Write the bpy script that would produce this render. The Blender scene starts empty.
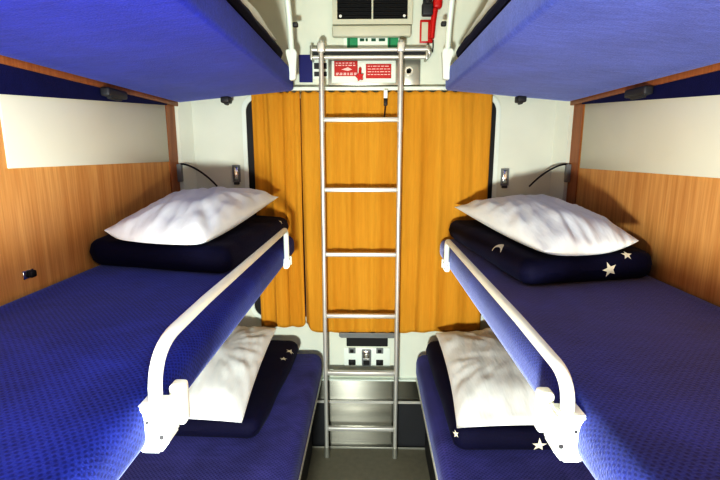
import bpy, bmesh, math, random
from mathutils import Vector, Matrix, noise
random.seed(7)
SC = bpy.context.scene
COL = SC.collection
PI = math.pi

# ------------------------------------------------------------------ helpers
def link(name, bm, mats, parent=None, smooth=True, bevel=None):
    me = bpy.data.meshes.new(name)
    bmesh.ops.recalc_face_normals(bm, faces=bm.faces[:])
    bm.to_mesh(me); bm.free()
    if not isinstance(mats, (list, tuple)): mats = [mats]
    for m in mats: me.materials.append(m)
    o = bpy.data.objects.new(name, me); COL.objects.link(o)
    if smooth:
        for p in me.polygons: p.use_smooth = True
        try: me.set_sharp_from_angle(angle=math.radians(40))
        except Exception: pass
    if parent is not None: o.parent = parent
    return o

def thing(name, label, cat, group=None, loc=(0, 0, 0)):
    o = bpy.data.objects.new(name, None); COL.objects.link(o)
    o.empty_display_size = .05
    o.location = loc
    o['label'] = label; o['category'] = cat
    if group: o['group'] = group
    return o

def tag(o, label, cat, group=None):
    o['label'] = label; o['category'] = cat
    if group: o['group'] = group
    return o

def struct(o):
    o['kind'] = 'structure'; return o

def add_box(bm, lo, hi, bev=0., seg=3, mat=0):
    vs = [bm.verts.new((x, y, z)) for x in (lo[0], hi[0]) for y in (lo[1], hi[1]) for z in (lo[2], hi[2])]
    q = [(0, 1, 3, 2), (4, 6, 7, 5), (0, 4, 5, 1), (2, 3, 7, 6), (0, 2, 6, 4), (1, 5, 7, 3)]
    fs = [bm.faces.new([vs[i] for i in f]) for f in q]
    for f in fs: f.material_index = mat
    if bev > 0:
        es = list({e for f in fs for e in f.edges})
        r = bmesh.ops.bevel(bm, geom=es, offset=bev, segments=seg, profile=.5, affect='EDGES')
        for f in r['faces']: f.material_index = mat
    return vs

def box(lo, hi, bev=0., seg=3):
    bm = bmesh.new(); add_box(bm, lo, hi, bev, seg); return bm

def add_prism(bm, poly, off, mat=0):
    """poly: list of 3-D points; off: extrusion vector"""
    off = Vector(off)
    a = [bm.verts.new(p) for p in poly]
    b = [bm.verts.new(Vector(p) + off) for p in poly]
    n = len(a)
    fs = [bm.faces.new(a), bm.faces.new(b[::-1])]
    for i in range(n):
        fs.append(bm.faces.new((a[i], b[i], b[(i + 1) % n], a[(i + 1) % n])))
    for f in fs: f.material_index = mat
    return fs

def fillet(pts, r, n=8):
    pts = [Vector(p) for p in pts]
    out = [pts[0]]
    for i in range(1, len(pts) - 1):
        ri = r[i - 1] if isinstance(r, (list, tuple)) else r
        p = pts[i]; a = (pts[i - 1] - p); b = (pts[i + 1] - p)
        d = min(ri, a.length * .5 if i > 1 else a.length * .95, b.length * .5 if i < len(pts) - 2 else b.length * .95)
        p0 = p + a.normalized() * d; p1 = p + b.normalized() * d
        for k in range(n + 1):
            t = k / n
            out.append(p0 * (1 - t) ** 2 + p * 2 * t * (1 - t) + p1 * t * t)
    out.append(pts[-1])
    return out

def add_tube(bm, pts, rad, n=14, mat=0, caps=True):
    pts = [Vector(p) for p in pts]
    m = len(pts)
    rings = []
    t0 = (pts[1] - pts[0]).normalized()
    up = Vector((0, 0, 1)) if abs(t0.z) < .9 else Vector((1, 0, 0))
    nrm = t0.cross(up).normalized()
    for i in range(m):
        t = (pts[min(i + 1, m - 1)] - pts[max(i - 1, 0)]).normalized()
        nrm = (nrm - t * nrm.dot(t)).normalized()
        bn = t.cross(nrm)
        r = rad[i] if isinstance(rad, (list, tuple)) else rad
        rings.append([bm.verts.new(pts[i] + (nrm * math.cos(2 * PI * k / n) + bn * math.sin(2 * PI * k / n)) * r) for k in range(n)])
    for i in range(m - 1):
        for k in range(n):
            f = bm.faces.new((rings[i][k], rings[i][(k + 1) % n], rings[i + 1][(k + 1) % n], rings[i + 1][k]))
            f.material_index = mat
    if caps:
        bm.faces.new(rings[0][::-1]).material_index = mat
        bm.faces.new(rings[-1]).material_index = mat

def tube(pts, rad, n=14):
    bm = bmesh.new(); add_tube(bm, pts, rad, n); return bm

def rrect(x0, x1, z0, z1, r, n=8):
    pts = []
    for cx, cz, a0 in ((x1 - r, z1 - r, 0), (x0 + r, z1 - r, 90), (x0 + r, z0 + r, 180), (x1 - r, z0 + r, 270)):
        for k in range(n + 1):
            a = math.radians(a0 + 90 * k / n)
            pts.append((cx + r * math.cos(a), cz + r * math.sin(a)))
    return pts

def ring_bm(outer, inner, y0, y1):
    bm = bmesh.new()
    def lay(p, y): return [bm.verts.new((a, y, b)) for a, b in p]
    of, inf, ob, ib = lay(outer, y0), lay(inner, y0), lay(outer, y1), lay(inner, y1)
    n = len(outer)
    for i in range(n):
        j = (i + 1) % n
        bm.faces.new((of[i], of[j], inf[j], inf[i]))
        bm.faces.new((ob[i], ib[i], ib[j], ob[j]))
        bm.faces.new((of[i], ob[i], ob[j], of[j]))
        bm.faces.new((inf[i], inf[j], ib[j], ib[i]))
    return bm

def disc_y(bm, x, y, z, r, depth, n=20, mat=0):
    add_prism(bm, [(x + r * math.cos(2 * PI * k / n), y, z + r * math.sin(2 * PI * k / n)) for k in range(n)], (0, depth, 0), mat)

# ------------------------------------------------------------------ materials
def srgb(r, g, b):
    f = lambda c: (c / 255 / 12.92) if c / 255 <= .04045 else ((c / 255 + .055) / 1.055) ** 2.4
    return (f(r), f(g), f(b), 1)

class Mat:
    def __init__(s, name, col, rough=.6, metal=0., spec=.5, sheen=0.):
        s.m = bpy.data.materials.new(name); s.m.use_nodes = True
        s.nt = s.m.node_tree; s.p = s.nt.nodes['Principled BSDF']
        s.p.inputs['Base Color'].default_value = col
        s.p.inputs['Roughness'].default_value = rough
        s.p.inputs['Metallic'].default_value = metal
        s.p.inputs['Specular IOR Level'].default_value = spec
        if sheen:
            s.p.inputs['Sheen Weight'].default_value = sheen
            s.p.inputs['Sheen Roughness'].default_value = .4
            s.p.inputs['Sheen Tint'].default_value = (.55, .62, 1, 1)
    def node(s, t, **kw):
        n = s.nt.nodes.new(t)
        for k, v in kw.items():
            if k in n.inputs: n.inputs[k].default_value = v
            else: setattr(n, k, v)
        return n
    def ln(s, a, b): s.nt.links.new(a, b)
    def coords(s, scale=(1, 1, 1), rot=(0, 0, 0)):
        tc = s.node('ShaderNodeTexCoord'); mp = s.node('ShaderNodeMapping')
        mp.inputs['Scale'].default_value = scale; mp.inputs['Rotation'].default_value = rot
        s.ln(tc.outputs['Object'], mp.inputs['Vector']); return mp.outputs['Vector']
    def noise(s, vec, scale, detail=3, rough=.5):
        n = s.node('ShaderNodeTexNoise'); n.inputs['Scale'].default_value = scale
        n.inputs['Detail'].default_value = detail; n.inputs['Roughness'].default_value = rough
        s.ln(vec, n.inputs['Vector']); return n.outputs['Fac']
    def ramp(s, fac, stops):
        r = s.node('ShaderNodeValToRGB'); e = r.color_ramp.elements
        while len(e) < len(stops): e.new(.5)
        for x, (p, c) in zip(e, stops): x.position = p; x.color = c
        s.ln(fac, r.inputs['Fac']); return r.outputs['Color']
    def bump(s, h, strength=.3, dist=.01):
        b = s.node('ShaderNodeBump'); b.inputs['Strength'].default_value = strength; b.inputs['Distance'].default_value = dist
        s.ln(h, b.inputs['Height']); s.ln(b.outputs['Normal'], s.p.inputs['Normal'])
    def mul(s, a, b, fac=1.):
        n = s.node('ShaderNodeMix', data_type='RGBA', blend_type='MULTIPLY')
        n.inputs[0].default_value = fac
        s.ln(a, n.inputs[6]); s.ln(b, n.inputs[7]); return n.outputs[2]
    def base(s, c): s.ln(c, s.p.inputs['Base Color'])

def plain(name, col, rough=.6, metal=0., vary=.08, spec=.5, scale=6):
    k = Mat(name, col, rough, metal, spec)
    v = k.noise(k.coords(), scale, 4)
    lo = tuple(c * (1 - vary) for c in col[:3]) + (1,)
    hi = tuple(min(1, c * (1 + vary)) for c in col[:3]) + (1,)
    k.base(k.ramp(v, [(.3, lo), (.7, hi)]))
    return k.m

def fabric(name, col, dark, dots=True, sheen=.25, streak=0., flip=True):
    k = Mat(name, col, .8, 0, .25, sheen)
    tc = k.node('ShaderNodeTexCoord'); sx = k.node('ShaderNodeSeparateXYZ'); k.ln(tc.outputs['Object'], sx.inputs[0])
    ad = k.node('ShaderNodeMath', operation='SUBTRACT' if flip else 'ADD'); k.ln(sx.outputs['X'], ad.inputs[0]); k.ln(sx.outputs['Z'], ad.inputs[1])
    cb = k.node('ShaderNodeCombineXYZ'); k.ln(ad.outputs[0], cb.inputs['X']); k.ln(sx.outputs['Y'], cb.inputs['Y'])
    mp = k.node('ShaderNodeMapping'); mp.inputs['Rotation'].default_value = (0, 0, math.radians(45)); k.ln(cb.outputs[0], mp.inputs['Vector'])
    v = mp.outputs['Vector']
    big = k.noise(k.coords(), 5, 3)
    fine = k.noise(k.coords((1, 1, 1)), 260, 2)
    c = k.ramp(big, [(.3, tuple(x * .85 for x in col[:3]) + (1,)), (.7, tuple(min(1, x * 1.12) for x in col[:3]) + (1,))])
    if dots:
        vo = k.node('ShaderNodeTexVoronoi', voronoi_dimensions='2D', feature='F1', distance='EUCLIDEAN'); vo.inputs['Scale'].default_value = 105
        vo.inputs['Randomness'].default_value = 0.
        k.ln(v, vo.inputs['Vector'])
        m = k.ramp(vo.outputs['Distance'], [(.20, dark), (.40, (1, 1, 1, 1))])
        msk = k.ramp(k.noise(k.coords(), 4.5, 3, .6), [(.4, (1, 1, 1, 1)), (.6, (0, 0, 0, 1))])
        sc_ = k.node('ShaderNodeMix', data_type='RGBA', blend_type='ADD'); sc_.inputs[0].default_value = .55
        k.ln(m, sc_.inputs[6]); k.ln(msk, sc_.inputs[7])
        c = k.mul(c, sc_.outputs[2], .8)
    f2 = k.ramp(fine, [(.3, (.6, .6, .64, 1)), (.7, (1, 1, 1, 1))])
    c = k.mul(c, f2, .8)
    mott = k.noise(k.coords((14, 60, 30), (0, 0, math.radians(12))), 1.2, 4, .65)
    c = k.mul(c, k.ramp(mott, [(.35, (.74, .74, .8, 1)), (.62, (1, 1, 1, 1))]), .7)
    if streak:
        st = k.noise(k.coords((3, 40, 40), (0, 0, math.radians(25))), 2.2, 4, .6)
        c = k.mul(c, k.ramp(st, [(.35, (.6, .6, .66, 1)), (.65, (1, 1, 1, 1))]), streak)
    k.base(c)
    k.bump(fine, .35, .003)
    return k.m

def wood(name, c1, c2, rough=.42):
    k = Mat(name, c1, rough, 0, .4)
    v = k.coords((22, 22, 1.1))
    n1 = k.noise(v, 2.0, 5, .6)
    n2 = k.noise(k.coords((90, 90, 2.5)), 2.0, 3, .6)
    c = k.ramp(n1, [(.3, c2), (.62, c1)])
    c = k.mul(c, k.ramp(n2, [(.3, (.72, .66, .6, 1)), (.6, (1, 1, 1, 1))]), .55)
    k.base(c); return k.m

def curtain_mat(name):
    c1, c2, c3 = srgb(212, 158, 58), srgb(198, 140, 44), srgb(172, 108, 26)
    k = Mat(name, c1, .8, 0, .2, .1)
    n1 = k.noise(k.coords((9, 9, .55)), 1.6, 4, .6)
    c = k.ramp(n1, [(.15, c3), (.3, c2), (.6, c1)])
    n2 = k.noise(k.coords((60, 60, 3)), 3, 3, .6)
    c = k.mul(c, k.ramp(n2, [(.3, (.82, .79, .74, 1)), (.65, (1, 1, 1, 1))]), .4)
    k.base(c)
    k.p.inputs['Subsurface Weight'].default_value = 0
    k.bump(n2, .15, .004)
    return k.m

def brushed(name, col, rough=.3, bmp=.08):
    k = Mat(name, col, rough, 1., .5)
    n = k.noise(k.coords((2, 160, 160)), 3, 3)
    k.base(k.ramp(n, [(.3, tuple(c * .8 for c in col[:3]) + (1,)), (.7, col)]))
    k.p.inputs['Anisotropic'].default_value = .97; k.p.inputs['Anisotropic Rotation'].default_value = .25
    tg = k.node('ShaderNodeTangent', direction_type='RADIAL', axis='Z'); k.ln(tg.outputs[0], k.p.inputs['Tangent'])
    k.bump(n, bmp, .002)
    return k.m

def linen(name):
    k = Mat(name, (.86, .9, .9, 1), .85, 0, .2)
    n = k.noise(k.coords((1, 1, 1)), 9, 4, .55)
    k.base(k.ramp(n, [(.25, (.80, .86, .86, 1)), (.7, (.88, .95, .94, 1))]))
    w = k.noise(k.coords((14, 3, 3), (0, 0, .5)), 1.6, 3, .5)
    k.bump(w, .35, .02)
    return k.m

M = {}
M['cream'] = plain('cream_wall_paint', srgb(222, 228, 213), .45, vary=.03)
M['panelL'] = plain('pale_green_laminate', srgb(212, 214, 196), .35, vary=.015)
M['frame'] = plain('cream_vent_paint', srgb(206, 206, 186), .5, vary=.04)
M['white_plastic'] = plain('white_plastic', srgb(234, 243, 234), .35, vary=.03)
M['white_paint'] = plain('white_enamel', srgb(230, 240, 230), .28, vary=.03)
M['wood'] = wood('beech_laminate', srgb(214, 166, 104), srgb(192, 138, 78))
M['batten'] = wood('brown_wood_batten', srgb(170, 112, 68), srgb(146, 90, 52))
BL = srgb(38, 56, 150); BLD = (.22, .22, .42, 1)
M['blue'] = fabric('blue_dotted_upholstery', BL, BLD, True, .22)
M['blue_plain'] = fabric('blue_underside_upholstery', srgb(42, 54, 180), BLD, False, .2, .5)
M['seat_blue'] = fabric('blue_bench_upholstery', srgb(68, 68, 134), BLD, True, .2)
M['blue_under_lit'] = fabric('blue_underside_upholstery_lit', srgb(86, 103, 192), BLD, False, .3, .35)  # lit copy of the underside blue: stronger light painted in as paler colour
M['blue_mid_shaded'] = fabric('blue_dotted_upholstery_shaded', srgb(42, 56, 138), BLD, True, .7, 0., False)  # shaded copy of the mattress blue: dim top in colour, lit front in sheen
M['navy'] = fabric('navy_wool', srgb(14, 15, 50), BLD, False, .04)
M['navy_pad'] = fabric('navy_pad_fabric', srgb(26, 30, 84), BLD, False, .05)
M['linen'] = linen('white_linen')
M['curtain'] = curtain_mat('orange_curtain_cloth')
M['alu'] = plain('satin_aluminium', (.72, .71, .66, 1), .38, .55, vary=.04)
M['steel'] = brushed('brushed_steel', (.34, .33, .285, 1), .22, .03)
M['steel_band'] = brushed('polished_steel_band', (.27, .265, .23, 1), .26, .03)
M['chrome'] = plain('chrome_metal', (.75, .75, .73, 1), .18, 1., vary=.03)
M['black'] = plain('black_rubber', (.008, .008, .009, 1), .55, vary=.1)
M['dark'] = plain('dark_grey_plastic', (.035, .036, .04, 1), .5)
M['grey'] = plain('grey_plastic', srgb(130, 134, 134), .45)
M['floor'] = plain('grey_brown_linoleum', srgb(124, 120, 104), .5, vary=.07, scale=40)
M['red'] = plain('red_plastic', srgb(196, 32, 30), .4)
M['red_sign'] = plain('red_sign_paint', srgb(190, 44, 40), .5)
M['green'] = plain('green_sign_paint', srgb(44, 150, 104), .45)
M['teal'] = plain('dark_green_print', srgb(20, 84, 66), .5)
M['blue_sign'] = plain('blue_sign_paint', srgb(26, 30, 110), .5)
M['print'] = plain('pale_print', srgb(240, 205, 200), .6)
M['star'] = plain('pale_star_print', srgb(222, 220, 200), .8)
M['grey_metal'] = plain('satin_metal_plate', srgb(176, 176, 166), .35, .6)
M['ceiling'] = plain('ceiling_paint', srgb(225, 226, 215), .6)
g = Mat('window_glass', (.02, .03, .04, 1), .05, 0, .5); M['glass'] = g.m
g.p.inputs['Transmission Weight'].default_value = .4
nz = g.noise(g.coords(), 3); g.base(g.ramp(nz, [(.3, (.02, .03, .04, 1)), (.7, (.03, .04, .05, 1))]))

# ------------------------------------------------------------------ room
XL, XR, YB, YF, ZC = -.90, .92, 2.22, -1.3, 2.45
struct(link('floor', box((XL - .04, YF, -.05), (XR + .04, YB + .05, 0)), M['floor'], smooth=False))
struct(link('ceiling', box((XL - .04, YF, ZC), (XR + .04, YB + .05, ZC + .04)), M['ceiling'], smooth=False))
struct(link('wall_left', box((XL - .04, YF, 0), (XL, YB + .05, ZC)), M['wood'], smooth=False))
struct(link('wall_right', box((XR, YF, 0), (XR + .04, YB + .05, ZC)), M['wood'], smooth=False))
WX0, WX1, WZ0, WZ1 = -.572, .574, .72, 1.772
bm = bmesh.new()
add_box(bm, (XL, YB, 0), (WX0 - .0, YB + .05, ZC)); add_box(bm, (WX1, YB, 0), (XR, YB + .05, ZC))
add_box(bm, (WX0, YB, 0), (WX1, YB + .05, WZ0)); add_box(bm, (WX0, YB, WZ1), (WX1, YB + .05, ZC))
struct(link('wall_back', bm, M['cream'], smooth=False))
# corner trims: cream strip where each wooden wall meets the window wall
for i, (x, s) in enumerate(((XL, 1), (XR, -1))):
    bm = bmesh.new()
    add_prism(bm, [(x, 2.165, 0.), (x + s * .02, 2.165, 0.), (x + s * .062, YB, 0.), (x, YB, 0.)], (0, 0, ZC))
    struct(link('trim_%d' % (i + 1), bm, M['cream'], smooth=False))
for i, (x, s) in enumerate(((XL, 1), (XR, -1))):  # darker strips: wall wood in less light, the shade put into their colour
    a, b = sorted((x, x + s * .0045))
    struct(link('trim_%d' % (i + 3), box((a, 2.07, .0), (b, 2.163, ZC), .001, 1), M['batten'], smooth=False))
# window
w = bpy.data.objects.new('window_1', None); COL.objects.link(w); struct(w)
link('window_frame', ring_bm(rrect(WX0 - .028, WX1 + .028, WZ0 - .028, WZ1 + .024, .075), rrect(WX0 - .008, WX1 + .008, WZ0 - .008, WZ1 + .004, .06), YB - .012, YB + .002), M['white_paint'], w)
link('gasket', ring_bm(rrect(WX0 - .008, WX1 + .008, WZ0 - .008, WZ1 + .004, .06), rrect(WX0 + .05, WX1 - .05, WZ0 + .05, WZ1 - .05, .05), YB - .006, YB + .03), M['black'], w)
link('pane', box((WX0, YB + .032, WZ0), (WX1, YB + .040, WZ1)), M['glass'], w, smooth=False)

# wall panels
tag(link('wall_panel', box((XL, 1.135, 1.489), (XL + .006, 2.062, 1.76), .002, 2), M['panelL']),
    'pale cream laminate panel set into the left wooden wall', 'wall panel', 'pale panels on the wooden side walls')
tag(link('wall_panel', box((XR - .006, 1.10, 1.462), (XR, 2.05, 1.74), .002, 2), M['panelL']),
    'pale cream laminate panel set into the right wooden wall', 'wall panel', 'pale panels on the wooden side walls')

# ------------------------------------------------------------------ bunks
def soft_slab(x0, x1, y0, y1, zb, zt_wall, zt_front, wall_is_lo, r=.03, zb_front=None, puff=0., seed=0):
    """padded slab; top slopes from the wall side to the aisle side"""
    bm = bmesh.new()
    add_box(bm, (x0, y0, 0), (x1, y1, 1), 0)
    bmesh.ops.subdivide_edges(bm, edges=[e for e in bm.edges if abs(e.verts[0].co.y - e.verts[1].co.y) > .1], cuts=24, use_grid_fill=True)
    bmesh.ops.subdivide_edges(bm, edges=[e for e in bm.edges if abs(e.verts[0].co.x - e.verts[1].co.x) > .1], cuts=10, use_grid_fill=True)
    if zb_front is None: zb_front = zb
    for v in bm.verts:
        t = (v.co.x - x0) / (x1 - x0)
        if not wall_is_lo: t = 1 - t          # t = 0 at the wall, 1 at the aisle
        top = v.co.z > .5
        z = zt_wall + (zt_front - zt_wall) * t if top else zb + (zb_front - zb) * t
        if puff:
            e = min(1, min(v.co.y - y0, y1 - v.co.y) / .15) * min(1, min(t, 1 - t) / .3)
            k = noise.noise(Vector((v.co.x * 4 + seed, v.co.y * 3, seed)))
            z += (puff * e * (1 + k)) * (1 if top else -1)
        v.co.z = z
    es = []
    for e in bm.edges:
        if len(e.link_faces) == 2 and e.calc_face_angle(0) > .9: es.append(e)
    bmesh.ops.bevel(bm, geom=es, offset=r, segments=5, profile=.5, affect='EDGES')
    return bm

def rail_bracket(parent, x, y, z, s, small=False):
    """clamp block holding a guard rail foot; s = +1 when the aisle is toward +x"""
    k = .6 if small else 1.18
    bm = bmesh.new()
    P = lambda a, c: (x + s * a * k, y - .018 * k, z + c * k)
    prof = [(-.022, .034), (.018, .034), (.022, .028), (.022, -.018), (.008, -.036), (-.018, -.036), (-.022, -.03)]
    fs = add_prism(bm, [P(a, c) for a, c in prof], (0, .036 * k, 0))
    bmesh.ops.bevel(bm, geom=bm.edges[:], offset=.003 * k, segments=2, affect='EDGES')
    b = link('rail_bracket', bm, M['white_plastic'], parent)
    b['label'] = 'white plastic clamp'
    bm = box((x + s * .018 * k - .011 * k, y + .02 * k, z - .018 * k), (x + s * .018 * k + .011 * k, y + .045 * k, z + .045 * k), .006 * k, 3)
    link('clamp_plate', bm, M['white_plastic'], parent)
    for a, c, r in ((.012, -.010, .0032), (-.006, .012, .0022)):
        bm = bmesh.new(); disc_y(bm, x + s * a * k, y - .0195 * k, z + c * k, r * k, .003 * k)
        link('screw', bm, M['dark'], parent)
    return b

def middle_bunk(s, xw, xf, ztw, ztf, zb, label):
    t = thing('folding_bunk', label, 'bunk', 'folding bunks on the side walls', (xw, 1.2, zb))
    bpy.context.view_layer.update()
    loc = Vector(t.location)
    def L(name, bm, m, par=t, smooth=True):
        if par is t: bm.transform(Matrix.Translation(-loc))
        return link(name, bm, m, par, smooth)
    lo, hi = (xw, xf) if s > 0 else (xf, xw)
    lo += .003 if s > 0 else 0; hi -= .003 if s < 0 else 0
    L('mattress', soft_slab(lo, hi, .22, 2.165, zb, ztw, ztf, s > 0, .034, None, .003, s), M['blue'] if s > 0 else M['blue_mid_shaded'])
    L('base_board', box((lo + .04, .26, zb - .022), (hi - .04, 2.13, zb + .004), .004, 2), M['dark'])
    xr = xf + s * .012
    y0, y1 = (.68 if s > 0 else .685), 1.865
    zr = 1.222 if s > 0 else 1.178
    z0 = zb + .048
    path = fillet([(xr, y0, z0 + .02), (xr, y0 - .01, zr - .005), (xr, y0 + .25, zr), (xr, y1, zr - .004), (xr, y1 + .004, z0 - .02)], [.10, .02, .035], 10)
    rail = L('guard_rail', tube(path, .0112, 18), M['white_paint'])
    def sub(name_fn):
        pass
    b1 = rail_bracket(rail, xr - loc.x, y0 - loc.y, z0 - .002 - loc.z, s)
    b2 = rail_bracket(rail, xr - loc.x, y1 + .004 - loc.y, z0 - .02 - loc.z, s, True)
    return t

middle_bunk(1, XL, -.358, 1.172, 1.142, 1.045, 'blue middle bunk on left wall with white guard rail and bare mattress foreground')
middle_bunk(-1, XR, .331, 1.142, 1.128, 1.035, 'blue middle bunk on right wall with white guard rail beside star blanket')

def upper_bunk(s, xw, xf, label):
    t = thing('folding_bunk', label, 'bunk', 'folding bunks on the side walls', (xw, 1.2, 1.76))
    loc = Vector(t.location)
    def L(name, bm, m, par=t, smooth=True):
        bm.transform(Matrix.Translation(-loc)); return link(name, bm, m, par, smooth)
    g_ = .022
    lo, hi = (xw + g_, xf) if s > 0 else (xf, xw - g_)
    L('padded_base', soft_slab(lo, hi, .22, 2.165, 1.752, 1.885, 1.895, s > 0, .016, 1.802, .0015, 5 + s), M['blue_plain'] if s > 0 else M['blue_under_lit'])
    # wooden batten along the wall-side lower edge
    bx = sorted((xw + s * .004, xw + s * .022))
    L('batten', box((bx[0], .22, 1.737), (bx[1], 2.165, 1.765), .002, 2), M['batten'])
    # tapering navy pad hanging under the batten, against the wall
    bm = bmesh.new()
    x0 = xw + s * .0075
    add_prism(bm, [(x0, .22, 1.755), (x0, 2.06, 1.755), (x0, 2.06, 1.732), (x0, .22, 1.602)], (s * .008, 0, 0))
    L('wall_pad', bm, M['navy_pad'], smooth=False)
    # hinge clips
    for (cx, cy, cz, lx, ly) in ((xw + s * .036, 1.60, 1.722, .024, .06), (xw + s * .255, 2.13, 1.758, .032, .026)):
        bm = box((cx - lx / 2 - .004, cy - ly, cz - .012), (cx + lx / 2 + .004, cy + ly, cz + .016), .007, 3)
        add_tube(bm, [(cx, cy - ly * .6, cz - .012), (cx, cy + ly * .6, cz - .012)], .008, 10)
        c = L('hinge_clip', bm, M['dark']); c['label'] = 'dark grey clip'
    # guard rail: post rises from bracket at the window end and runs forward above
    xr = xf + s * .012; y1 = 2.06
    path = fillet([(xr, y1, 1.90), (xr - s * .004, y1 - .02, 2.10), (xr - s * .01, y1 - .16, 2.30), (xr - s * .01, .7, 2.30), (xr, .66, 1.9)], [.10, .08, .06], 8)
    rail = L('guard_rail', tube(path, .0125, 16), M['white_paint'])
    for yy in (y1, .66):
        bm = bmesh.new()
        P = [(xr - s * .024, 1.955), (xr + s * .012, 1.960), (xr + s * .022, 1.945), (xr + s * .018, 1.895), (xr + s * .014, 1.835), (xr - s * .012, 1.832), (xr - s * .010, 1.90), (xr - s * .026, 1.935)]
        add_prism(bm, [(a, yy - .016, b) for a, b in P], (0, .034, 0))
        bmesh.ops.bevel(bm, geom=bm.edges[:], offset=.003, segments=2, affect='EDGES')
        L('rail_bracket', bm, M['white_plastic'], rail)
    bm = box((xr + s * .008, y1 - .02, 2.045), (xr + s * .03, y1 + .004, 2.063), .005)
    add_tube(bm, [(xr, y1 - .01, 2.054), (xr + s * .012, y1 - .01, 2.054)], .006)
    L('catch', bm, M['dark'], rail)
    return t
upper_bunk(1, XL, -.345, 'blue padded upper bunk on left wall seen from below')
upper_bunk(-1, XR, .335, 'blue padded upper bunk on right wall seen from below')

def lower_bench(s, xw, xf, label):
    t = thing('bench_seat', label, 'bench', 'lower benches made up as beds', (xw, 1.2, 0))
    loc = Vector(t.location)
    def L(name, bm, m, par=t, smooth=True):
        bm.transform(Matrix.Translation(-loc)); return link(name, bm, m, par, smooth)
    lo, hi = (xw + .003, xf) if s > 0 else (xf, xw - .003)
    L('cushion', soft_slab(lo, hi, .22, 2.165, .415, .548, .548, s > 0, .042, None, .003, 9 + s), M['seat_blue'])
    L('seat_board', box((lo, .22, .398), (hi - (.004 if s > 0 else 0), 2.16, .416), .003, 2) if s > 0 else box((lo + .004, .22, .398), (hi, 2.16, .416), .003, 2), M['white_paint'])
    a, b = (xw + .003, xf - .06) if s > 0 else (xf + .06, xw - .003)
    bm = bmesh.new(); add_box(bm, (a, .24, 0), (b, 2.16, .398), .004, 2)
    L('seat_base', bm, M['dark'], smooth=False)
    return t
lower_bench(1, XL, -.235, 'blue lower bench on left side with pillow under the middle bunk')
lower_bench(-1, XR, .232, 'blue lower bench on right side with pillow under the middle bunk')

# ------------------------------------------------------------------ bedding
def star_pts(r, rot=0., k=.42):
    return [((r if i % 2 == 0 else r * k) * math.cos(rot + PI / 2 + i * PI / 5), (r if i % 2 == 0 else r * k) * math.sin(rot + PI / 2 + i * PI / 5)) for i in range(10)]
def moon_pts(r, n=12):
    o = [(r * math.cos(a), r * math.sin(a)) for a in [math.radians(20 + 150 * i / n) for i in range(n + 1)]]
    i_ = [(r * .92 * math.cos(a) + .0, r * .70 * math.sin(a) - r * .05) for a in [math.radians(160 - 135 * i / n) for i in range(n + 1)]]
    return o + i_

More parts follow.
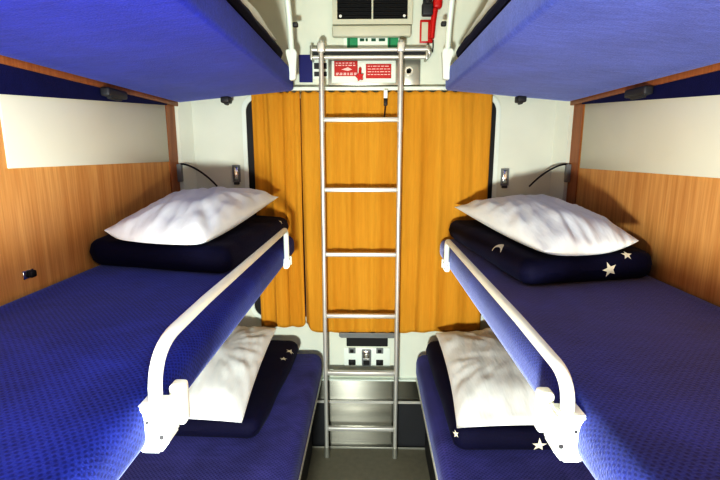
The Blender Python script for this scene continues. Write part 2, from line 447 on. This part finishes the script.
def blanket(label, cs, z0, zh, marks=(), layers=1, droop=None, seed=0):
    """folded blanket: cs = four floor-plan corners (near-wall, near-aisle, far-aisle, far-wall), a stack of soft folds"""
    bm = bmesh.new()
    A, B, C_, D_ = [Vector((c[0], c[1], 0)) for c in cs]
    nu, nv = 26, 34
    def plan(u, v): return A.lerp(B, u).lerp(D_.lerp(C_, u), v)
    lh = zh / layers
    for l in range(layers):
        k = 10
        zb = z0 + l * lh
        rows = []
        # cross profile: rounded edge ring around, concentric grid
        def pt(u, v, zt):
            return plan(u, v) + Vector((0, 0, zt))
        inset = .004 * l
        topv = {}; botv = {}
        for i in range(nu + 1):
            for j in range(nv + 1):
                u, v = i / nu, j / nv
                uu = (1 - math.cos(u * PI)) / 2 * .6 + u * .4
                vv = (1 - math.cos(v * PI)) / 2 * .6 + v * .4
                wx = (plan(1, vv) - plan(0, vv)).length; wy = (plan(uu, 1) - plan(uu, 0)).length
                d = min(uu, 1 - uu) * wx; e = min(vv, 1 - vv) * wy
                r = lh * .42
                def rnd(q): q = min(1, q / r); return math.sqrt(max(0, 1 - (1 - q) ** 2))
                h = min(rnd(d), rnd(e)) if (d < r or e < r) else 1
                # rounded plan corners
                if d < .05 and e < .05:
                    dd = .05 - math.hypot(.05 - d, .05 - e)
                    h = rnd(max(0, dd)) if dd > 0 else 0
                p = plan(uu, vv)
                if d < .05 and e < .05:
                    cxy = math.hypot(.05 - d, .05 - e)
                    if cxy > .05:
                        f = .05 / cxy
                        # pull the corner in
                        ctr = plan(.5, .5); p = p.lerp(ctr, (1 - f) * .16)
                nz = noise.noise(Vector((p.x * 9 + seed, p.y * 9, l * 3.1))) * .006 + noise.noise(Vector((p.x * 25 + seed, p.y * 25, l))) * .0015
                n2 = Vector((noise.noise(Vector((p.x * 6, p.y * 6, 7 + l + seed))), noise.noise(Vector((p.x * 6, p.y * 6, 19 + l + seed))), 0)) * .006
                dz = droop(p) if droop else 0
                base = zb + lh * .5
                ztop = base + h * lh * .5 + nz * h * (1 if l == layers - 1 else 0) + dz
                zbot = base - h * lh * .5 + dz
                q = p + n2
                topv[i, j] = bm.verts.new((q.x, q.y, ztop))
                edge = i in (0, nu) or j in (0, nv)
                botv[i, j] = topv[i, j] if edge else bm.verts.new((q.x, q.y, zbot))
        for i in range(nu):
            for j in range(nv):
                bm.faces.new((topv[i, j], topv[i + 1, j], topv[i + 1, j + 1], topv[i, j + 1]))
                bot = [botv[i, j], botv[i, j + 1], botv[i + 1, j + 1], botv[i + 1, j]]
                try: bm.faces.new(bot)
                except ValueError: pass
    bm.normal_update()
    # printed stars and moons: thin pale shapes lying on the surface
    from mathutils.bvhtree import BVHTree
    bvh = BVHTree.FromBMesh(bm)
    for (pos, nrm, pts, sc_) in marks:
        nrm = Vector(nrm).normalized(); pos = Vector(pos)
        right = Vector((0, 0, 1)).cross(nrm)
        if right.length < .1: right = Vector((1, 0, 0))
        right.normalize(); up = nrm.cross(right)
        ctr = Vector((0, 0, 0)); vs = []
        ring = []
        def hit(a, b):
            o = pos + right * a + up * b + nrm * .25
            h = bvh.ray_cast(o, -nrm, .6)
            return (h[0] + nrm * .0032) if h[0] is not None else None
        ok = [hit(a * sc_, b * sc_) for a, b in pts]
        if any(x is None for x in ok): continue
        mid = hit(0, 0)
        ps = [bm.verts.new(x) for x in ok]
        if len(pts) == 10 and mid is not None:
            m_ = bm.verts.new(mid)
            for i in range(10):
                bm.faces.new((m_, ps[i], ps[(i + 1) % 10])).material_index = 1
        else:
            n = len(ps) // 2
            for i in range(n - 1):
                bm.faces.new((ps[i], ps[i + 1], ps[-2 - i], ps[-1 - i])).material_index = 1
    return tag(link('folded_blanket', bm, [M['navy'], M['star']]), label, 'blanket', 'folded navy blankets under the pillows')

def pillow(label, c4, up, dn, floor_z, seed=0, crease=1., sag=0., bulge=0.):
    """c4: near-wall, near-aisle, far-aisle, far-wall corners in 3-D"""
    A, B, C_, D_ = [Vector(c) for c in c4]
    bm = bmesh.new(); N = 72
    T, Bo = {}, {}
    for i in range(N + 1):
        for j in range(N + 1):
            u, v = i / N, j / N
            # cluster toward the rim
            u = .5 - .5 * math.cos(PI * u) if True else u
            v = .5 - .5 * math.cos(PI * v)
            a, b = 2 * u - 1, 2 * v - 1
            # pinch the sides so that the corners stick out
            pu = .5 + a * .5 * (1 - .055 * (1 - b * b)); pv = .5 + b * .5 * (1 - .05 * (1 - a * a))
            p = A.lerp(B, pu).lerp(D_.lerp(C_, pu), pv)
            p.z -= sag * (1 - a * a) * (1 - pv); p.y -= bulge * (1 - a * a) * (1 - pv)
            f = max(0, (1 - a * a)) ** .5 * max(0, (1 - b * b)) ** .5
            q = Vector((a * 2.2 + seed, b * 2.2, seed * .7))
            wr = noise.noise(q * 1.3) * .010 + noise.noise(Vector((a * 7 + b * 3 + seed, b * 2.0 - a, seed))) * .007 * crease
            rim = 1 - f
            wr2 = noise.noise(Vector((math.atan2(b, a) * 5 + seed, f * 1.5, seed))) * .011 * crease * (f * rim * 4)
            zt = p.z + up * f + (wr + wr2) * min(1, f * 2.5)
            rd = 1 - abs(noise.noise(Vector((a * 1.6 + b * 2.4 + seed * 1.3, (a - b) * .8, seed)))) * 2.6
            wr -= crease * .012 * max(0, rd - .55) * (.35 + .65 * (1 - f))
            rd2 = 1 - abs(noise.noise(Vector((math.atan2(b, a) * 3.4 + seed, f * .8, seed + 5)))) * 3.
            wr -= crease * .010 * max(0, rd2 - .5) * 4 * f * (1 - f)
            edge = i in (0, N) or j in (0, N)
            fz = floor_z(p) if callable(floor_z) else floor_z
            T[i, j] = bm.verts.new((p.x, p.y, max(zt, fz + .002)))
            if edge: Bo[i, j] = T[i, j]
            else: Bo[i, j] = bm.verts.new((p.x, p.y, max(fz + .001, p.z - dn * f)))
    for i in range(N):
        for j in range(N):
            bm.faces.new((T[i, j], T[i + 1, j], T[i + 1, j + 1], T[i, j + 1]))
            bm.faces.new((Bo[i, j], Bo[i, j + 1], Bo[i + 1, j + 1], Bo[i + 1, j]))
    return tag(link('pillow', bm, M['linen']), label, 'pillow', 'white pillows on the bunks')

ST, MO = star_pts(1), moon_pts(1)
ST2 = star_pts(1, .35)
# middle left
FL = lambda p: 1.172 - .03 * min(1, max(0, (p.x - XL) / .542))
FR = lambda p: 1.142 - .014 * min(1, max(0, (XR - p.x) / .589))
blanket('dark navy folded blanket under pillow on left middle bunk', [(-.892, 1.385), (-.435, 1.36), (-.372, 2.15), (-.892, 2.15)], 1.178, .084,
        [((-.39, 2.0, 1.23), (.8, -.2, .5), ST, .014)], 1, lambda p: FL(p) - 1.172, 1.)
pillow('plump white pillow on left middle bunk, its corner toward the wall', [(-.83, 1.40, 1.290), (-.50, 1.37, 1.262), (-.405, 2.04, 1.335), (-.84, 2.12, 1.31)], .098, .06, lambda p: FL(p) + .1, 3., 1., .025, .06)
# middle right
blanket('navy star and moon blanket folded under pillow on right middle bunk', [(.880, 1.375), (.445, 1.30), (.362, 2.15), (.890, 2.15)], 1.148, .086,
        [((.715, 1.34, 1.186), (0, -1, .12), ST2, .025), ((.775, 1.37, 1.226), (0, -.8, .6), ST, .018), ((.42, 1.52, 1.193), (-1, -.4, .35), MO, .040)], 1, lambda p: FR(p) - 1.142, 4.)
pillow('plump white pillow on right middle bunk above the star blanket', [(.815, 1.385, 1.266), (.50, 1.30, 1.250), (.385, 2.10, 1.285), (.85, 2.12, 1.285)], .095, .06, lambda p: FR(p) + .098, 8., 1., .01, .05)
# lower left
blanket('navy folded blanket under pillow on left lower bench', [(-.86, 1.42), (-.375, 1.40), (-.335, 2.12), (-.86, 2.15)], .556, .075,
        [((-.37, 1.98, .62), (.5, -.3, .8), ST, .022), ((-.385, 1.9, .62), (.4, -.3, .8), ST2, .018)], 1, None, 11.)
pillow('white pillow on left lower bench, half hidden by the bunk above', [(-.84, 1.39, .65), (-.425, 1.39, .635), (-.445, 2.08, .70), (-.86, 2.11, .70)], .075, .04, .638, 14., 1.3)
# lower right
blanket('navy star blanket folded under pillow on right lower bench', [(.86, 1.365), (.275, 1.355), (.27, 2.12), (.86, 2.15)], .556, .085,
        [((.555, 1.39, .59), (0, -1, .05), ST, .026), ((.29, 1.39, .615), (-.3, -1, .2), ST2, .012), ((.31, 1.44, .65), (0, -.3, 1), ST, .014)], 1, None, 17.)
pillow('white pillow on right lower bench beside the far curtain end', [(.84, 1.37, .655), (.285, 1.36, .645), (.315, 2.08, .685), (.86, 2.11, .69)], .075, .04, .648, 21., 1.3)
# pillows on the upper bunks, just showing over the edge
def top_pillow(s, xf, label, seed):
    side = 'left' if s > 0 else 'right'
    blanket('dark navy blanket edge under the pillow on the %s upper bunk' % side, [(xf - s * .5, 1.0), (xf - s * .008, .98), (xf - s * .012, 2.03), (xf - s * .5, 2.05)], 1.906, .045, (), 1, None, seed)
    pillow(label, [(xf - s * .48, 1.15, 2.0), (xf - s * .025, 1.12, 1.985), (xf - s * .035, 1.98, 1.975), (xf - s * .48, 1.99, 2.0)], .12, .05, 1.957, seed)
top_pillow(1, -.345, 'white pillow edge showing above the left upper bunk', 31.)
top_pillow(-1, .335, 'white pillow edge showing above the right upper bunk', 37.)

# ------------------------------------------------------------------ curtains
def curtain(name, label, x0, x1, zt, zb, y, pleats, seed, lift=None, edgefold=()):
    bm = bmesh.new(); nx, nz = int((x1 - x0) * 260), 70
    g_ = []
    for i in range(nx + 1):
        u = i / nx; col = []
        for j in range(nz + 1):
            v = j / nz
            x = x0 + (x1 - x0) * u
            amp = .003 + .005 * v
            ph = 2 * PI * pleats * u + 1.2 * noise.noise(Vector((u * 4 + seed, v * 1.2, 0)))
            d = amp * math.sin(ph) + .0022 * math.sin(ph * 2.3 + seed) * (1 - .4 * v)
            d += .006 * noise.noise(Vector((x * 9 + seed, v * 2.0, seed)))
            for (fx, wd, dp) in edgefold:
                d += dp * math.exp(-((x - fx) / wd) ** 2)
            zbot = zb + (lift(x) if lift else 0) + .006 * math.sin(ph)
            z = zt + (zbot - zt) * v
            if j == 0: z += .004 * math.sin(ph * 2)
            col.append(bm.verts.new((x + .004 * math.cos(ph) * v, y - d, z)))
        g_.append(col)
    for i in range(nx):
        for j in range(nz):
            bm.faces.new((g_[i][j], g_[i + 1][j], g_[i + 1][j + 1], g_[i][j + 1]))
    o = link(name, bm, M['curtain'])
    m = o.modifiers.new('thick', 'SOLIDIFY'); m.thickness = .0016; m.offset = 0
    return tag(o, label, 'curtain', 'orange curtains over the window')
curtain('curtain', 'narrow orange curtain left of the ladder, covering the window edge', -.546, -.3235, 1.802, .668, 2.188, 3.2, 2.,
        lambda x: .018 * math.exp(-((x + .308) / .02) ** 2), ((-.312, .018, -.016), (-.45, .03, .008)))
curtain('curtain', 'wide orange curtain hanging behind the ladder to the right window edge', -.322, .556, 1.802, .640, 2.187, 8.5, 6.,
        lambda x: .04 * math.exp(-((x + .322) / .022) ** 2) + .018 * max(0, (x - .15) / .42), ((-.322, .015, -.018), (.14, .02, -.006), (.40, .025, .008)))
tag(link('curtain_rail', box((-.58, 2.168, 1.806), (.59, 2.2195, 1.822), .003, 2), M['white_paint']), 'white curtain rail strip above the orange curtains', 'curtain rail')
# curtain pull
t = thing('curtain_pull', 'white clip with black strap hanging over curtain behind ladder', 'curtain pull', None, (.068, 2.15, 1.8))
link('clip', box((-.008, -.006, -.032), (.010, .006, .006), .003), M['white_plastic'], t)
bm = box((-.007, -.004, -.064), (.009, .004, -.032), .002, 2); add_tube(bm, [(0, 0, -.06), (-.002, 0, -.09), (-.006, 0, -.135)], .0028, 8)
link('strap', bm, M['black'], t)

# ------------------------------------------------------------------ ladder
LY = 2.105
t = thing('ladder', 'aluminium bunk ladder hooked on rail in front of the curtains', 'ladder', None, (-.041, LY, 0))
for sx in (-1, 1):
    x = sx * .173
    st = link('stile', tube(fillet([(x, 0, .018), (x, 0, 1.955), (x, .0, 1.985)], .01), .0105, 16), M['alu'], t)
    link('foot_cap', tube([(x, 0, 0), (x, 0, .012), (x, 0, .055)], [.0135, .0135, .0125], 16), M['grey_metal'], st)
    bm = tube([(x, 0, 1.62), (x, 0, 1.825)], .0122, 16)
    link('sleeve', bm, M['alu'], st)
    hk = fillet([(x, 0, 1.955), (x, .0, 2.00), (x, .050, 2.00), (x, .064, 1.992)], .02, 8)
    bm = tube(hk, .012, 14)
    add_box(bm, (x - .016, -.014, 1.955), (x + .016, .014, 1.995), .005)
    link('hook', bm, M['alu'], st)
for z in (1.672, 1.362, 1.060, .758, .462, .160):
    bm = box((-.166, -.012, z - .0105), (.166, .012, z + .0105), .005, 3)
    link('rung', bm, M['alu'], t)

# horizontal rail the ladder hooks on
t = thing('ladder_rail', 'horizontal metal double rail above red emergency signs, carrying the ladder', 'rail', None, (0, 2.155, 1.97))
link('upper_bar', tube(fillet([(-.262, 0, .006), (.256, 0, .006), (.262, 0, -.014), (.258, .05, -.02)], .014), .0085), M['alu'], t)
link('lower_bar', tube([(-.26, .008, -.024), (.245, .008, -.024)], .009), M['alu'], t)
link('dark_reflection_strip', box((-.255, .018, -.022), (.25, .022, .004), .001, 1), M['dark'], t)  # dark strip stands in for the dark reflection along the metal rail
for x in (-.262, .25):
    bm = box((x - .006, -.008, -.036), (x + .006, .064, .024), .003, 2)
    link('end_bracket', bm, M['grey_metal'], t)

# ------------------------------------------------------------------ window-wall fittings above the curtain
Y = YB
# ventilation grille
t = thing('vent_grille', 'cream framed ventilation grille with dark slats at top of window wall', 'vent', None, (.008, Y, 2.2))
x0, x1, z0, z1 = -.178, .178, -.110, .10
link('vent_frame', ring_bm([(x1, z1), (x0, z1), (x0, z0), (x1, z0)], [(x1 - .022, z1 - .02), (x0 + .022, z1 - .02), (x0 + .022, z0 + .022), (x1 - .022, z0 + .022)], -.03, 0), M['frame'], t, smooth=False)
link('backing', box((x0 + .02, -.006, z0 + .02), (x1 - .02, 0, z1 - .02)), M['black'], t, smooth=False)
for i in range(9):
    z = z0 + .034 + i * .0165
    for a, b in ((x0 + .023, -.004), (.004, x1 - .023)):
        bm = bmesh.new()
        add_prism(bm, [(a, -.022, z), (a, -.020, z + .003), (a, -.007, z + .010), (a, -.007, z + .007)], (b - a, 0, 0))
        link('slat', bm, M['dark'], t, smooth=False)
link('mullion', box((-.004, -.028, z0 + .022), (.004, -.004, z1 - .02), .001, 1), M['frame'], t)
for x in (x0 + .036, x1 - .036):
    bm = bmesh.new(); disc_y(bm, x, -.024, z0 + .036, .0065, .02); link('screw', bm, M['chrome'], t)
link('sill', box((x0 - .002, -.036, z0 - .052), (x1 - .004, 0, z0 - .004), .008, 3), M['frame'], t)
# green and white sign
t = thing('safety_sign', 'green and white strip sign below the vent grille', 'sign', None, (.008, Y - .002, 2.02))
link('sign_plate', box((-.13, -.004, -.024), (.125, 0, .024), .001, 1), M['white_plastic'], t)
for a, b in ((-.114, -.066), (.070, .118)):
    f = link('green_block', box((a, -.0055, -.023), (b, -.0035, .023)), M['green'], t, smooth=False)
    link('dark_band', box((a + .006, -.0065, -.020), (a + .012, -.005, .020)), M['teal'], f, smooth=False)
bm = bmesh.new()
for a, b in ((-.056, -.036), (-.030, -.020), (-.004, .016), (.030, .058)): add_box(bm, (a, -.0055, .004), (b, -.0035, .016))
link('print_marks', bm, M['teal'], t, smooth=False)
# emergency brake panel
t = thing('emergency_brake', 'satin metal emergency brake plate with two red signs and red handle', 'emergency brake', None, (-.012, Y, 1.888))
link('plate', box((-.180, -.014, -.058), (.150, 0, .062), .004, 2), M['grey_metal'], t)
link('recess', box((-.165, -.017, -.046), (.128, -.013, .052), .002, 1), M['white_paint'], t)
sg = link('red_sign', box((-.152, -.021, -.016), (-.046, -.0165, .050), .001, 1), M['red_sign'], t)
bm = bmesh.new()
random.seed(3)
for r, z in enumerate((.040, .030, -.004, -.010)):
    x = -.145
    while x < -.06:
        w_ = random.uniform(.006, .016); add_box(bm, (x, -.022, z - .0022), (min(x + w_, -.05), -.0208, z + .0022)); x += w_ + .005
add_prism(bm, [(-.12, -.022, .012), (-.09, -.022, .022), (-.07, -.022, .012), (-.09, -.022, .006)], (0, .0012, 0))
link('print', bm, M['print'], sg, smooth=False)
sg = link('red_sign', box((-.008, -.021, -.026), (.107, -.0165, .036), .001, 1), M['red_sign'], t)
bm = bmesh.new()
for r, z in enumerate((.026, .014, .002, -.010)):
    x = .0
    while x < .095:
        w_ = random.uniform(.006, .018); add_box(bm, (x, -.022, z - .0018), (min(x + w_, .102), -.0208, z + .0018)); x += w_ + .004
link('print', bm, M['print'], sg, smooth=False)
hd = bmesh.new()
add_tube(hd, [(-.034, -.014, .02), (-.034, -.034, .012), (-.036, -.036, -.016)], .006, 10)
P = star_pts(.020, .2, .6); add_prism(hd, [(-.036 + a, -.046, -.022 + b) for a, b in P], (0, .018, 0))
link('handle', hd, M['red'], t)
link('white_tab', box((-.028, -.020, -.004), (-.012, -.0165, .046), .001, 1), M['white_plastic'], t)
# lock plate
t = thing('square_lock', 'square metal plate with round keyhole right of the red signs', 'lock', None, (.182, Y, 1.890))
link('plate', box((-.040, -.010, -.058), (.046, 0, .055), .003, 2), M['grey_metal'], t)
bm = bmesh.new(); disc_y(bm, -.006, -.016, .004, .019, .008); link('rosette', bm, M['chrome'], t)
bm = bmesh.new(); disc_y(bm, -.006, -.0185, .004, .011, .004)
add_box(bm, (-.016, -.0185, -.006), (-.004, -.0175, .006)); link('keyhole', bm, M['black'], t)
# blue sign and small pictogram labels
tag(link('wall_sign', box((-.327, Y - .004, 1.848), (-.266, Y, 1.968), .001, 1), M['blue_sign']), 'plain dark blue sign beside the left upper bunk end', 'sign')
t = thing('pictogram_label', 'white label with small dark squares left of the emergency brake', 'label', None, (-.228, Y, 1.91))
link('backing', box((-.036, -.003, -.045), (.032, 0, .042)), M['white_plastic'], t, smooth=False)
for a in (-.030, .004):
    for z in (-.004, -.036):
        link('dark_square', box((a, -.0045, z), (a + .024, -.0025, z + .026 if z > -.01 else z + .02)), M['dark'], t, smooth=False)
# emergency hammer
t = thing('emergency_hammer', 'red emergency hammer in holder right of vent grille', 'hammer', None, (.262, Y, 2.1))
bm = box((-.040, -.012, -.085), (.018, 0, .012), .003, 2)
h_ = link('holder', bm, M['red'], t)
link('holder_face', box((-.033, -.014, -.078), (-.004, -.011, .002), .001, 1), M['frame'], h_)
bm = bmesh.new(); add_tube(bm, [(.012, -.026, -.07), (.016, -.030, .0), (.022, -.032, .05)], [.011, .012, .013], 14)
link('handle', bm, M['red'], t)
bm = box((-.036, -.045, .022), (.014, -.012, .075), .008, 3); add_tube(bm, [(-.012, -.03, .07), (-.012, -.03, .16)], .02, 14)
link('head', bm, M['dark'], t)
bm = box((.012, -.05, .05), (.052, -.012, .15), .012, 3)
link('guard', bm, M['red'], t)
bm = tube([(.020, -.008, -.072), (.021, -.010, -.10), (.019, -.010, -.125)], .0028, 8)
link('wire', bm, M['dark'], t)

# corner fittings: latches and wire hoops
for x, z, lab in ((-.640, 1.430, 'small chrome latch on cream wall left of the window'), (.640, 1.415, 'small chrome latch on cream wall right of the window')):
    t = thing('window_latch', lab, 'latch', 'chrome latches beside the window', (x, Y, z))
    link('latch_frame', ring_bm([(.018, .040), (-.018, .040), (-.018, -.040), (.018, -.040)], [(.011, .032), (-.011, .032), (-.011, -.032), (.011, -.032)], -.010, 0), M['grey'], t, smooth=False)
    link('tongue', box((-.010, -.012, -.030), (.010, -.001, .031), .003, 2), M['chrome'], t)
    link('catch', box((-.012, -.016, -.052), (.012, -.001, -.040), .002, 2), M['dark'], t)
for s, x, lab in ((1, XL, 'thin black wire hoop with bracket in left corner above pillow'), (-1, XR, 'thin black wire hoop with bracket in right corner above pillow')):
    t = thing('wire_hoop', lab, 'wire hoop', 'wire hoops in the window corners', (x + s * .012, 2.15, 1.455))
    pts = [(s * (.21 * (1 - math.cos(a)) * .62), 0, .012 + .028 * math.sin(a * 1.3) - .11 * (a / 1.9) ** 2) for a in [i / 14 * 1.9 for i in range(15)]]
    link('hoop', tube(pts, .004, 8), M['black'], t)
    link('bracket', box((-.014 if s > 0 else -.012, -.012, -.06), (.012 if s > 0 else .014, .012, .022), .003, 2), M['grey'], t)

# small catch on the left wall
t = thing('wall_catch', 'small black and chrome catch on left wooden wall above mattress', 'catch', None, (XL, 1.155, 1.213))
link('plate', box((0, -.02, -.010), (.004, .018, .012), .001, 1), M['chrome'], t)
link('knob', box((.003, -.004, -.009), (.014, .016, .009), .004, 3), M['black'], t)

# ------------------------------------------------------------------ below the window
t = thing('control_panel', 'light switch and socket panel under folding table lip below curtain', 'control panel', None, (-.012, Y, .5))
link('plate', box((-.118, -.006, -.06), (.118, 0, .045), .002, 2), M['white_plastic'], t)
link('slot', box((-.104, -.010, .055), (.106, 0, .110), .002, 1), M['black'], t)
for a, z in ((-.076, .030), (-.076, -.035), (.066, .030), (.066, -.035)):
    b_ = link('switch', box((a - .018, -.010, z - .014), (a + .018, -.005, z + .016), .002, 2), M['grey'] if z > 0 else M['black'], t)
    link('rocker', box((a - .010, -.014, z - .009), (a + .008, -.009, z + .009), .002, 2), M['black'], b_)
s_ = link('socket', box((-.026, -.010, -.050), (.022, -.005, .038), .006, 2), M['grey'], t)
link('socket_cover', box((-.018, -.014, -.012), (.014, -.009, .030), .005, 2), M['chrome'], s_)
link('socket_hole', box((-.018, -.012, -.046), (.014, -.009, -.022), .002, 1), M['black'], s_)
# table lip
bm = bmesh.new()
xa, xb = -.152, .135
add_prism(bm, [(xa, Y - .045, .640), (xa, Y - .048, .622), (xa + .01, Y - .04, .612), (xb - .01, Y - .04, .612), (xb, Y - .048, .622), (xb, Y - .045, .640)], (0, .045, 0))
bmesh.ops.bevel(bm, geom=bm.edges[:], offset=.003, segments=2, affect='EDGES')
tag(link('folding_table', bm, M['grey']), 'grey folded table lip just under the curtain hem', 'table')
# ledge band and heater
t = thing('heater_cover', 'brushed steel heater cover along the floor below the window', 'heater', None, (0, Y, 0))
def prof(name, pts, m, xa, xb):
    bm = bmesh.new(); add_prism(bm, [(xa, y, z) for y, z in pts], (xb - xa, 0, 0)); return link(name, bm, m, t, smooth=False)
prof('front_panel', [(-.002, .002), (-.034, .002), (-.026, .262), (-.002, .262)], M['steel'], -.222, .138)
prof('dark_falloff_panel', [(-.002, .002), (-.032, .002), (-.028, .262), (-.002, .262)], M['dark'], XL + .1, -.2225)  # dark sides stand in for the reflection fading out across the steel
prof('dark_falloff_panel', [(-.002, .002), (-.032, .002), (-.028, .262), (-.002, .262)], M['dark'], .1385, XR - .1)
prof('top_slope', [(-.002, .2625), (-.030, .2625), (-.022, .372), (-.002, .372)], M['steel_band'], XL + .1, XR - .1)
prof('nose_strip', [(-.0405, .258), (-.046, .258), (-.046, .272), (-.0405, .272)], M['alu'], XL + .1, XR - .1)
prof('upper_lip', [(-.002, .3725), (-.026, .3725), (-.026, .380), (-.002, .380)], M['white_paint'], XL + .1, XR - .1)
bm = bmesh.new()
add_box(bm, (-.185, Y - .018, .392), (.13, Y, .428), .003, 2)
tag(link('kick_strip', bm, M['frame']), 'cream grey strip between socket panel and steel heater', 'trim strip')
for i, x in enumerate((0,)):
    struct(link('baseboard_back', box((XL + .1, Y - .052, 0), (XR - .1, Y - .046, .012), .002, 1), M['grey_metal']))

# ------------------------------------------------------------------ light
def area(name, loc, target, size, power, col=(1, 1, 1)):
    d = bpy.data.lights.new(name, 'AREA'); d.energy = power; d.size = size; d.color = col; d.shape = 'DISK'
    o = bpy.data.objects.new(name, d); COL.objects.link(o); o.location = loc
    o.rotation_euler = (Vector(target) - Vector(loc)).to_track_quat('-Z', 'Y').to_euler(); return o
d = bpy.data.lights.new('flash_lamp', 'POINT'); d.energy = 165; d.shadow_soft_size = .07; d.color = (.94, 1, .96)
o = bpy.data.objects.new('flash_lamp', d); COL.objects.link(o); o.location = (-.18, -.34, 1.03)
d = bpy.data.lights.new('fill_lamp', 'SPOT'); d.energy = 42; d.shadow_soft_size = .12; d.spot_size = math.radians(54); d.spot_blend = .9; d.color = (.95, .98, 1)
o = bpy.data.objects.new('fill_lamp', d); COL.objects.link(o); o.location = (.22, -.35, 1.72)
o.rotation_euler = (Vector((-.68, .75, 1.15)) - o.location).to_track_quat('-Z', 'Y').to_euler()

W = bpy.data.worlds.new('world'); SC.world = W; W.use_nodes = True
W.node_tree.nodes['Background'].inputs[0].default_value = (.95, .98, 1, 1)
W.node_tree.nodes['Background'].inputs[1].default_value = .10

# ------------------------------------------------------------------ camera
cam = bpy.data.cameras.new('camera'); co = bpy.data.objects.new('camera', cam); COL.objects.link(co)
f = 460.
tilt = math.atan(87 / f); yaw = math.atan(10 / math.hypot(f, 87))
cam.sensor_width = 36; cam.sensor_fit = 'HORIZONTAL'; cam.lens = 36 * f / 720; cam.clip_start = .02
co.location = (0, 0, 1.527)
co.rotation_euler = (PI / 2 - tilt, 0, yaw)
SC.camera = co
SC.view_settings.view_transform = 'Standard'
SC.view_settings.look = 'High Contrast'
SC.view_settings.exposure = .02
